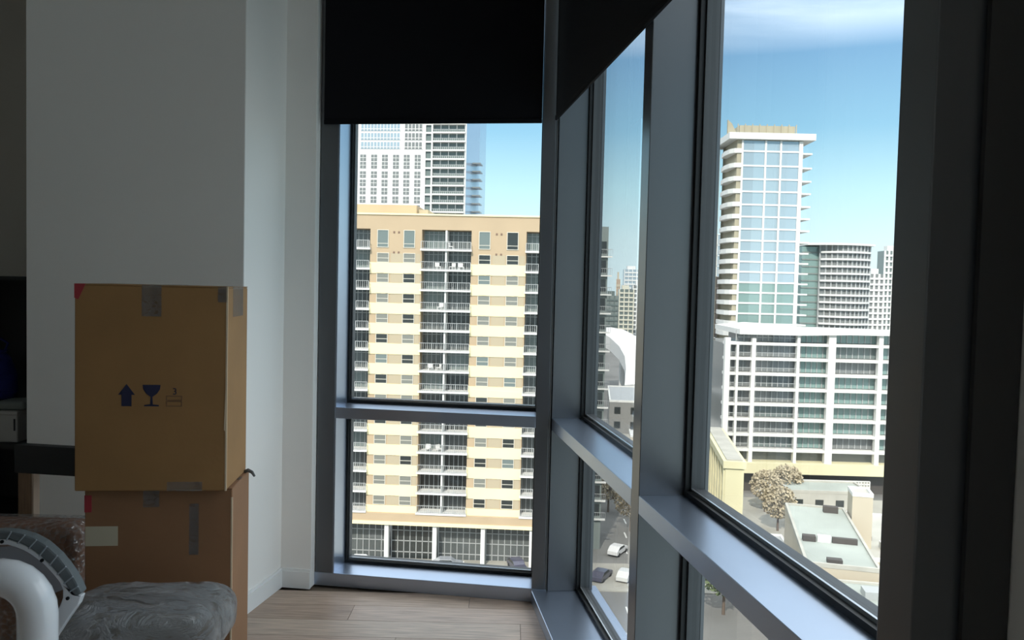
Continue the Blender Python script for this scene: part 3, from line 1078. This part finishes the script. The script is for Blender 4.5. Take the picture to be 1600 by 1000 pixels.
# ---- condo tower with glass front (right window) ---------------------------------------
TY = 190.0
ts = TY / F_PX
T0 = at(1155, 380, TY)
con = tag(empty('condo_tower', (T0.x, TY, G)), 'tall slim glass-fronted condo tower with pale side balconies', 'building')
def tu(px): return (px - 1155) * ts
def tz(py): return zat(1205, py, TY) - G
LN = [238, 260.7, 281.6, 301, 321.5, 340.5, 359.5, 377.7, 394.8, 410.8, 426.7, 443, 459, 475.4, 491.7, 507.6, 524, 540, 556, 572]
xl, xc, x2, x3, xr_ = tu(1155), tu(1191), tu(1214.5), tu(1244), tu(1249)
MB().box(xl + .2, xr_ - .2, 0.25, 13, 0, tz(219)).build('core', M_olive, con)
MB().box(tu(1133.5), tu(1137), 10, 15.5, 0, tz(205)).build('side_fin', M_olive, con)
MB().box(xl - 1.2, xl + .4, 0.1, 13, 0, tz(219)).build('side_wall', M_olive, con)
MB().box(xl - 3.4, tu(1266), -1.0, 14.5, tz(219), tz(209)).build('roof_slab', M_slab, con)
MB().box(tu(1153), tu(1240), 2, 12, tz(209), tz(194)).build('penthouse', M_olive, con)
pg = MB()
for i in range(9):
    x = tu(1150) + (tu(1241) - tu(1150)) * i / 8
    pg.box(x - .1, x + .1, 1.6, 1.8, tz(209), tz(192))
pg.build('roof_screen', M_olive, con)
MB().slabxz([(xl - 3.4, tz(209)), (xl - 1.2, tz(209)), (xl - 2.4, tz(193)), (xl - 3.4, tz(187))], 1, 1.6).build('roof_fin', M_olive, con)
prev = tz(220)
me_cache = {}
for k, yy in enumerate(LN):
    z_ = tz(yy)
    for a, b in ((xl, xc), (xc, x2), (x2, x3), (x3, xr_)):
        m = M_bglass if (k < 12) else M_teal
        if a == x3:
            m = M_tglass
        MB().box(a + .25, b - .25, 0.05, 0.3, z_ + .3, prev - .05).build('pane', m, con)
    MB().box(xl, xr_, -0.1, 0.3, z_ - 0.05, z_ + .35).build('floor_band', M_slab, con)
    # left balcony with rounded front and balustrade, right balcony
    lb = MB().prism([(xl - 0.1, -0.2), (xl - .1, 9), (xl - 2.6, 9), (xl - 3.0, 5), (xl - 2.7, 1.5), (xl - 1.9, -0.1)][::-1][::-1], z_ - .3, z_ + .75).build('left_balcony', M_slab, con)
    MB().box(xr_, xr_ + 2.6, 1.0, 9, z_ - .2, z_ + .18).build('right_balcony', M_slab, con)
    prev = z_
for a in (xl, xc, x2, x3, xr_ - .3):
    MB().box(a - .22, a + .22, -0.15, 0.3, 0, tz(220)).build('mullion', M_slab, con)

# ---- wide midrise in front --------------------------------------------------------------
MY = 165.0
ms = MY / F_PX
Mo = at(1133, 600, MY)
mid = tag(empty('midrise_block', (Mo.x, MY, G), R(-1)), 'wide white midrise block with green glazing and long floor bands', 'building')
def mu_(px): return (px - 1133) * ms
def mz(py): return zat(1260, py, MY) - G
sl = [704 - 23.6 * k for k in range(8)]
xe = mu_(1425)
MB().box(0.3, xe, 1.6, 22, 0, mz(541)).build('core', M_grey, mid)
glz = [M_grey, M_grey, M_teal, M_teal, M_grey]
bays = [(1136, 1150), (1150, 1174), (1174, 1243), (1243, 1295), (1295, 1370), (1370, 1425)]
tints = [M_grey, M_grey, M_grey, M_teal, M_teal, M_teal]
rr = random.Random(11)
for k, yy in enumerate(sl):
    z_ = mz(yy)
    MB().box(-0.3, xe, -0.8, 1.8, z_ - .25, z_ + .32).build('floor_band', M_slab, mid)
    top_ = z_ + 3.11 - .35
    for bi, (a, b) in enumerate(bays):
        if k == 7 and bi < 1:
            continue
        m = tints[bi] if rr.random() < .75 else rr.choice([M_grey, M_tglass, M_gglass])
        g_ = MB().box(mu_(a), mu_(b), 1.2, 1.5, z_ + .45, top_).build('glazing', m, mid)
        n_ = max(2, int((b - a) / 8.5))
        bars = MB()
        for i in range(n_ + 1):
            x = mu_(a) + (mu_(b) - mu_(a)) * i / n_
            bars.box(x - .09, x + .09, 1.05, 1.2, z_ + .45, top_)
        if bi < 3:
            bars.box(mu_(a), mu_(b), -0.6, -0.52, z_ + 1.3, z_ + 1.4)
        bars.build('mullions', M_rail, g_)
MB().box(mu_(1243), xe, -0.8, 2, mz(539 - 23.6) - .35 + .0, mz(539 - 23.6) + .35).build('floor_band', M_slab, mid)
for px, y0_, wd in ((1133.5, 530, .55), (1149, 539, .25), (1174, 530, .4), (1243, 515, .3), (1295, 515, .75), (1370, 517, .45)):
    MB().box(mu_(px) - wd, mu_(px) + wd, -1.0, 0.2, mz(725), mz(y0_)).build('column', M_slab, mid)
# roof canopy, gently pitched
cz = mz(521)
MB().slabxz([(mu_(1150), cz - .4), (mu_(1243), mz(524)), (mu_(1320), mz(521.5)), (xe, mz(521)), (xe, mz(518)), (mu_(1300), mz(517)), (mu_(1250), mz(513)), (mu_(1200), mz(511)), (mu_(1150), mz(516))], -1.6, 20).build('roof_canopy', M_slab, mid)
MB().box(mu_(1170), mu_(1425), 1.8, 18, mz(541), cz).build('top_storey', M_grey, mid)
MB().box(mu_(1133), xe, -2.0, 4, mz(738), mz(722)).build('podium_band', M_yell, mid)
MB().box(mu_(1140), xe, 1.0, 3, 0, mz(738)).build('podium_wall', M_dark, mid)
lat = MB()
for i in range(42):
    x = mu_(1180) + (mu_(1360) - mu_(1180)) * i / 41
    lat.box(x - .08, x + .08, -1.5, -1.3, 0, mz(747))
for j in range(6):
    lat.box(mu_(1180), mu_(1360), -1.5, -1.3, mz(747) * j / 5 - .1, mz(747) * j / 5 + .1)
lat.build('lattice', M_slab, mid)
MB().box(mu_(1180), mu_(1360), -1.3, -1.0, 0, mz(747)).build('lattice_backing', M_roofw, mid)

# ---- cream side block running towards us ---------------------------------------------------
c0, c1 = at(1134, 720, 132), at(1097, 655, 174)
ang = math.atan2(c1.y - c0.y, c1.x - c0.x)
blk = tag(empty('cream_block', (c0.x, c0.y, G), ang - math.pi / 2), 'long yellowish cream low block left of the midrise base', 'building')
bh = c0.z - G
bl = (c1 - c0).length * 0.76
MB().box(0, 3.0, 0, bl, 0, bh - 1.2).build('wall', M_yell, blk)
MB().box(-0.4, 3.3, -0.3, bl, bh - 1.2, bh).build('cornice', M_yell, blk)
MB().box(0.2, 2.8, 0.3, bl, bh, bh + .2).build('roof', M_roofw, blk)
for i in range(9):
    yb = 0.2 + i * (bl - 1) / 8
    MB().box(-0.35, 0.0, yb, yb + 0.9, 0, bh - 1.2).build('pilaster', M_yell, blk)
    if i < 8:
        for zz in (1.5, 5.2, 8.8):
            MB().box(-0.04, 0.02, yb + 1.8, yb + 3.8, zz, zz + 2.2).build('window', M_tglass, blk)

# ---- far dark block with glass top
DY = 265.0
d0 = at(1080, 480, DY)
dk = tag(empty('office_block', (d0.x, DY, G)), 'dark brick office block with pale glass top left of condo tower', 'building')
ds = DY / F_PX
dzb, dzt = zat(1110, 432, DY) - G, zat(1110, 366, DY) - G
MB().box(0, 56 * ds, 0, 25, 0, dzb).build('brick_base', M_dark, dk)
MB().box(0, 54 * ds, 1, 24, dzb, dzt).build('glass_top', M_bglass, dk)
gb = MB()
for i in range(8):
    gb.box(54 * ds * i / 7 - .12, 54 * ds * i / 7 + .12, .85, 1, dzb, dzt)
for j in range(5):
    gb.box(0, 54 * ds, .85, 1, dzb + (dzt - dzb) * j / 4 - .12, dzb + (dzt - dzb) * j / 4 + .12)
gb.build('grid', M_slab, dk)
for k in range(10):
    MB().box(0, 56 * ds, -0.2, 0, dzb - 4 - 4 * k, dzb - 3.6 - 4 * k).build('ledge', mat('grey ledge', (0.12, 0.11, 0.1), 0.8), dk)
# pale narrow slab in front of it
n0 = at(1106, 600, 212)
ns = tag(empty('narrow_block', (n0.x, 212, G)), 'narrow pale cream block between dark block and midrise', 'building')
nz = zat(1112, 532, 212) - G
MB().box(0, 16 * .16, 0, 10, 0, nz).build('wall', M_beige, ns)
MB().box(-.2, 16 * .16 + .2, -.2, 10.2, nz, nz + .5).build('coping', M_slab, ns)
for k in range(7):
    MB().box(.4, 2.1, -.06, 0, nz - 3 - 3 * k, nz - 1.6 - 3 * k).build('window', M_tglass, ns)

# ---- curved grey condo ------------------------------------------------------------------
KY = 240.0
ks = KY / F_PX
k0 = at(1305, 450, KY)
cur = tag(empty('curved_building', (k0.x, KY, G)), 'grey curved-front residential building with banded balconies right of tower', 'building')
def kz(py): return zat(1305, py, KY) - G
def arc_poly(x0, x1, sag, back, ofs=0.0, n=14):
    pts = []
    for i in range(n + 1):
        t_ = i / n
        x = x0 + (x1 - x0) * t_
        pts.append((x, -sag * (1 - (2 * t_ - 1) ** 2) - ofs))
    return pts + [(x1, back), (x0, back)]
xa, xb = -26 * ks, 52 * ks
MB().prism(arc_poly(xa, xb, 3.5, 14), 0, kz(384)).build('core', M_grey, cur)
MB().box(-52 * ks, xa, 1, 14, 0, kz(386)).build('side_core', M_teal, cur)
MB().prism(arc_poly(xa - 4, xb + 1, 3.5, 15, 1.2), kz(384), kz(381)).build('roof_slab', M_white2, cur)
cy_ = [395 + 11.1 * k for k in range(16)]
for yy in cy_:
    MB().prism(arc_poly(xa, xb, 3.5, 0.5, 1.0), kz(yy) - .2, kz(yy) + .35).build('balcony_band', M_slab, cur)
    MB().box(-52 * ks, xa, 0.8, 1.2, kz(yy) - .2, kz(yy) + .2).build('side_band', M_shade, cur)
for i in range(12):
    t_ = i / 11
    x = xa + (xb - xa) * t_
    yv = -3.5 * (1 - (2 * t_ - 1) ** 2)
    MB().box(x - .2, x + .2, yv - .35, yv + .2, 0, kz(384)).build('pier', M_rail, cur)

# ---- small towers at far right and distance -----------------------------------------------
def slab_tower(name, label, px0, px1, py, Y, m, band, fl_px, group=None):
    a = at(px0, 460, Y)
    s_ = Y / F_PX
    o = tag(empty(name, (a.x, Y, G)), label, 'building', group)
    zt = zat((px0 + px1) / 2, py, Y) - G
    wdt = (px1 - px0) * s_
    MB().box(0, wdt, 0, wdt * .8, 0, zt).build('wall', m, o)
    fh = fl_px * s_
    k = 0
    nmax = min(26, int(zt / fh) - 1)
    bme = MB().box(-.2, wdt + .2, -.5, .05, 0, fh * .33).mesh('floor_band', band)
    while k < nmax:
        inst('floor_band', bme, o, (0, 0, zt - fh * (k + 1)))
        k += 1
    npi = max(2, int((px1 - px0) / 6))
    pme = MB().box(-.35, .35, -.35, 0, 0, zt).mesh('pier', band)
    for i in range(npi + 1):
        inst('pier', pme, o, (wdt * i / npi, 0, 0))
    MB().box(wdt * .2, wdt * .7, wdt * .2, wdt * .6, zt, zt + fh * .9).build('roof_room', band, o)
    return o


slab_tower('apartment_tower', 'low grey-white tower just right of the curved building', 1357, 1380, 428, 300, M_grey, M_slab, 9)
slab_tower('apartment_tower', 'pale distant tower cut by the nearest mullion', 1380, 1412, 392, 330, M_tglass, M_slab, 9)
slab_tower('apartment_tower', 'cream banded distant tower above the curved white ramp', 968, 990, 452, 520, M_tglass, M_yell2, 7)
slab_tower('apartment_tower', 'pale distant tower just left of the middle mullion', 989, 1015, 446, 560, M_grey, M_slab, 7)
slab_tower('apartment_tower', 'reddish brown slim chimney-like tower on the distant skyline', 963, 968, 436, 620, mat('reddish stone', (0.36, 0.22, 0.17), 0.85), M_beige, 12)
slab_tower('apartment_tower', 'low green grey distant block on the skyline', 945, 968, 462, 560, M_shade, M_tglass, 8)
slab_tower('apartment_tower', 'faint white distant high-rise behind the cream towers', 975, 1000, 421, 900, M_bglass, M_white2, 6)

# ---- white curved ramp, seen through the first side pane -----------------------------------
rmp = MB()
rp = [at(935, 512, 330), at(955, 516, 325), at(975, 527, 315), at(990, 540, 300), at(1000, 556, 285), at(1003, 575, 270), at(1003, 600, 250)]
zr = [p.z for p in rp]
for i in range(len(rp) - 1):
    p, q = rp[i], rp[i + 1]
    n = len(rmp.v)
    for r_, z_ in ((p, zr[i]), (q, zr[i + 1])):
        rmp.v += [(r_.x - 6, r_.y - 4, z_ - 5), (r_.x - 6, r_.y - 4, z_), (r_.x + 6, r_.y + 6, z_), (r_.x + 6, r_.y + 6, z_ - 5)]
    for a, b in ((0, 1), (1, 2), (2, 3), (3, 0)):
        rmp.f.append((n + a, n + b, n + 4 + b, n + 4 + a))
    rmp.f += [(n, n + 3, n + 2, n + 1), (n + 4, n + 5, n + 6, n + 7)]
ramp_e = tag(empty('curved_ramp', (0, 0, 0)), 'curved white elevated road ramp seen through first side pane', 'ramp')
rmp.build('deck', M_white2, ramp_e)
for p in rp[::2]:
    MB().cyl((p.x, p.y, G), (p.x, p.y, p.z - 5), 1.6, seg=10).build('pillar', M_slab, ramp_e)


def lowrise(name, label, px, py, Yn, length, width, ztop, rz, wall, roof, parts=(), group=None, wins=True):
    """flat-roofed low building: near-left roof corner seen at (px, py)"""
    a = at(px, py, Yn)
    o = tag(empty(name, (a.x, Yn, G), rz), label, 'building', group)
    h = ztop - G
    MB().box(0, width, 0, length, 0, h - .5).build('wall', wall, o)
    MB().box(.3, width - .3, .3, length - .3, h - .5, h - .25).build('roof', roof, o)
    pr = MB()
    pr.box(-.05, width + .05, -.05, .3, h - .5, h).box(-.05, width + .05, length - .3, length + .05, h - .5, h)
    pr.box(-.05, .3, .3, length - .3, h - .5, h).box(width - .3, width + .05, .3, length - .3, h - .5, h)
    pr.build('parapet', M_slab if roof is not M_roofg else M_roofw, o)
    n_ = max(2, int(width / 3.2))
    wme = MB().box(0, 1.5, -.06, .0, 0, 1.7).mesh('window', M_dglass)
    zz = h - 3.4
    while zz > 1 and wins:
        for i in range(n_):
            inst('window', wme, o, (width * (i + .5) / n_ - .75, 0, zz))
        zz -= 3.6
    for kind, x0, x1, y0_, y1, hh, m in parts:
        MB().box(x0, x1, y0_, y1, h - .25, h - .25 + hh).build(kind, m, o)
    return o


def yroof(py, z, px=1290):
    d = ray(px, py)
    return d.y * (z - CAM_H) / d.z


zR = -30.0
lowrise('flat_roof_building', 'flat pale green roofed building with dark roof vents in the middle of low roofs', 1259, 878, yroof(878, zR), 27, 8.2, zR, R(-14), M_beige, M_roofg,
        [('roof_vent', .6, 2.2, 9.0, 10.0, .7, M_dark), ('roof_vent', 4.2, 7.2, 9.2, 9.8, .7, M_dark), ('roof_vent', 5, 7, 24, 25, .9, M_dark), ('roof_unit', 2.4, 4, 9.2, 9.9, .8, M_slab),
         ('skylight', 2.5, 4.2, .8, 1.8, .5, M_dark)])
lowrise('flat_roof_building', 'pale box-shaped stair house beside the green roof', 1331, 806, 112, 4, 2.7, zat(1345, 770, 112), R(-14), M_beige, M_roofw, wins=False)
zN = -31.0
lowrise('flat_roof_building', 'near low grey roof with long hatch below the green roof', 1225, 945, yroof(945, zN), 9.0, 16.0, zN, R(-10), M_beige, M_roofg,
        [('roof_unit', 9.0, 13.5, 4, 6, .8, M_rail), ('roof_vent', 2, 7, .9, 1.4, .5, M_dark)])
lowrise('flat_roof_building', 'pale lower roof right of the green roof', 1362, 880, yroof(870, -34), 24, 12, -34, R(-14), M_beige, M_roofw,
        [('roof_unit', 2, 4, 4, 6, 1, M_slab), ('roof_vent', 1, 1.6, 9, 12, .6, M_dark)])
lowrise('flat_roof_building', 'flat grey roof strip at the foot of the midrise lattice', 1232, 792, yroof(775, -36), 8, 15, -35, R(-2), M_roofw, M_roofg)
lowrise('flat_roof_building', 'small beige building at the bottom edge of the side pane', 1296, 1010, 70, 8, 10, -34, R(-10), M_beige, M_roofw)
lowrise('flat_roof_building', 'grey blue low house beside the street trees', 1160, 900, yroof(860, -36, 1190), 9, 7, -36, R(-8), mat('blue grey render', (0.36, 0.38, 0.40), .85), M_rail)
lowrise('flat_roof_building', 'long pale roof seen low through the first side pane', 948, 720, yroof(700, -34, 960), 22, 9, -34, R(-6), M_beige, M_roofw)
lowrise('flat_roof_building', 'grey flat block below the curved ramp', 952, 640, yroof(625, -26, 960), 30, 8, -26, R(-6), mat('dim grey render', (0.2, 0.2, 0.19), .85), M_rail)
lowrise('flat_roof_building', 'white terrace roof right of the grey flat block', 985, 690, yroof(680, -33, 990), 40, 12, -33, R(-6), M_beige, M_slab)

# pavements along the streets
pv = struct(MB().box(-60, 30, 108, 119, G, G + .15).build('pavement', M_pave), 'pale pavement before the cream building', 'pavement')
pv2 = struct(MB().box(32, 90, 60, 160, G, G + .1).build('pavement', M_pave), 'pale yard between the low roofs', 'pavement')


# ---- trees and cars ------------------------------------------------------------------------
M_leaf = mat('tree leaves', (0.10, 0.13, 0.06), 0.8, var=0.4, vscale=2)
M_leaf2 = mat('sparse winter twigs', (0.34, 0.29, 0.20), 0.9, var=0.3, vscale=2)
M_bark = mat('bark', (0.12, 0.09, 0.07), 0.9)


def tree_mesh(seed, r, h, m):
    q = random.Random(seed)
    mb = MB()
    for i in range(1100):
        th, ph = q.random() * 6.283, math.acos(2 * q.random() - 1)
        rad = r * (0.45 + 0.55 * q.random() ** .5)
        c = Vector((rad * math.sin(ph) * math.cos(th), rad * math.sin(ph) * math.sin(th), h + rad * .95 * math.cos(ph)))
        e = Vector((q.uniform(-1, 1), q.uniform(-1, 1), q.uniform(-1, 1))).normalized() * .2
        g = e.orthogonal().normalized() * .14
        n = len(mb.v)
        mb.v += [tuple(c - e - g), tuple(c + e - g), tuple(c + e + g), tuple(c - e + g)]
        mb.f.append((n, n + 1, n + 2, n + 3))
    return mb.mesh('crown', m)


crowns = [tree_mesh(1, 3.4, 5.8, M_leaf), tree_mesh(2, 3.0, 5.2, M_leaf2), tree_mesh(5, 3.8, 6.2, M_leaf)]
tm = MB()
tm.cyl((0, 0, 0), (0.1, 0, 4.2), .22, .14, 8)
for a in range(5):
    tm.cyl((0.1, 0, 3.6), (1.8 * math.cos(a * 1.26), 1.8 * math.sin(a * 1.26), 6.2), .1, .04, 6)
trunk = tm.mesh('trunk', M_bark)
TR = [(1195, 800, 1, 'bare tan street tree nearest the cream block'), (1215, 830, 1, 'bare tan tree beside the grey blue house'),
      (1228, 790, 1, 'bare tan tree close to the green roof corner'),
      (1100, 890, 0, 'dark green tree low in the near side pane'), (1130, 960, 2, 'large dark green tree at bottom of the near side pane'),
      (950, 800, 1, 'bare tan tree low in the first side pane'), (985, 830, 1, 'bare tan tree beside the middle mullion foot'),
      (935, 780, 0, 'dark green tree below the shaded wing')]
for px, py, k, lab in TR:
    Yt = ray(px, py).y * (G - CAM_H) / ray(px, py).z
    p = at(px, py, Yt)
    t_ = tag(empty('street_tree', (p.x, Yt, G), random.random() * 6), lab, 'tree', 'street trees below the windows')
    inst('crown', crowns[k], t_)
    inst('trunk', trunk, t_)

M_tyre = mat('tyre', (0.02, 0.02, 0.02), .8)
M_lamp = mat('headlamp glass', (0.85, 0.85, 0.8), .2)
car_prof = [(-2.2, .35), (2.2, .35), (2.25, .75), (1.9, .95), (1.05, 1.02), (.45, 1.48), (-1.2, 1.5), (-1.95, 1.05), (-2.22, .95)]
cab = [(.92, 1.05), (.42, 1.42), (-1.15, 1.44), (-1.75, 1.05)]


def car(px, py, rz, colr, label, Y=None):
    Yc = Y or ray(px, py).y * (G - CAM_H) / ray(px, py).z
    p = at(px, py, Yc)
    c = tag(empty('car', (p.x, Yc, G + (.15 if Y else 0)), rz), label, 'car', 'cars in the street below')
    MB().slabxz(car_prof, -.85, .85).build('body', mat('car ' + label.split()[0], colr, .3, .1, coat=.5), c, bevel=.06)
    MB().slabxz(cab, -.87, .87).build('side_windows', M_dglass, c)
    for x in (-1.35, 1.35):
        for yv in (-.88, .68):
            MB().cyl((x, yv, .32), (x, yv + .2, .32), .32, seg=12).build('wheel', M_tyre, c)
    for yv in (-.7, .4):
        MB().box(2.18, 2.27, yv, yv + .3, .6, .78).build('headlamp', M_lamp, c)


car(808, 884, R(-70), (0.06, 0.06, 0.09), 'dark car with bright headlamps at lower right of far window', 115.4)
car(566, 868, R(2), (0.8, 0.8, 0.8), 'white car parked in front of the shops', 115.4)
car(700, 885, R(2), (0.25, 0.26, 0.28), 'grey car at the kerb before the shop columns', 115.4)
car(965, 865, R(60), (0.7, 0.7, 0.7), 'silver car low in the first side pane')
car(1240, 820, R(75), (0.75, 0.73, 0.7), 'pale car beside the green roofed building')


# ---- white patio furniture on a few balconies ------------------------------------------------
def patio_chair(ri, k, fx, rz, label):
    a = Rs[ri][0]
    p = apt.matrix_basis @ Vector((au(a) + bwid * fx, 0.1, SL[k]))
    c = tag(empty('patio_chair', p, rz + R(-3)), label, 'chair', 'white balcony chairs')
    MB().box(-.35, .35, -.35, .35, .38, .48).build('seat', M_white2, c)
    MB().box(-.35, .35, .27, .37, .48, 1.0).build('backrest', M_white2, c)
    lm = MB().box(-.04, .04, -.04, .04, 0, .38).mesh('leg', M_white2)
    for x in (-.3, .3):
        for y_ in (-.3, .3):
            inst('leg', lm, c, (x, y_, 0))


patio_chair(2, 12, .33, R(30), 'white chair on left half of the second balcony from the top, middle column')
patio_chair(2, 12, .62, R(-40), 'white chair in the centre of the second balcony from the top, middle column')
patio_chair(2, 12, .80, R(20), 'white chair at right of the second balcony from the top, middle column')
patio_chair(2, 13, .60, R(80), 'white chair on the top balcony of the middle column')
patio_chair(2, 10, .40, R(-20), 'white chair on the fourth balcony from the top, middle column')
patio_chair(2, 7, .22, R(15), 'white chair far left on the seventh balcony from the top, middle column')
patio_chair(2, 7, .38, R(-60), 'white chair near the divider on the seventh balcony from the top, middle column')
patio_chair(2, 3, .20, R(0), 'white chair far left on the fourth balcony from the bottom, middle column')
patio_chair(2, 3, .42, R(40), 'white chair near the divider on the fourth balcony from the bottom, middle column')

car(978, 905, R(65), (0.6, 0.6, 0.58), 'beige car near the kerb low in the first side pane')
car(940, 905, R(62), (0.12, 0.13, 0.15), 'dark grey car beside the corner mullion in the first side pane')
lane = struct(empty('lane_marking', (0, 0, 0)), 'white lane dashes on the street below', 'lane marking')
for k in range(14):
    MB().box(-.12, .12, 0, 3, G, G + .02).build('dash', M_slab, lane, loc=(9.5 + k * 1.05, 52 + k * 8.0, 0))
for k in range(9):
    MB().box(0, 3.2, -.25, .25, G, G + .02).build('crossing_stripe', M_slab, lane, loc=(8.0, 92 + k * 1.0, 0))
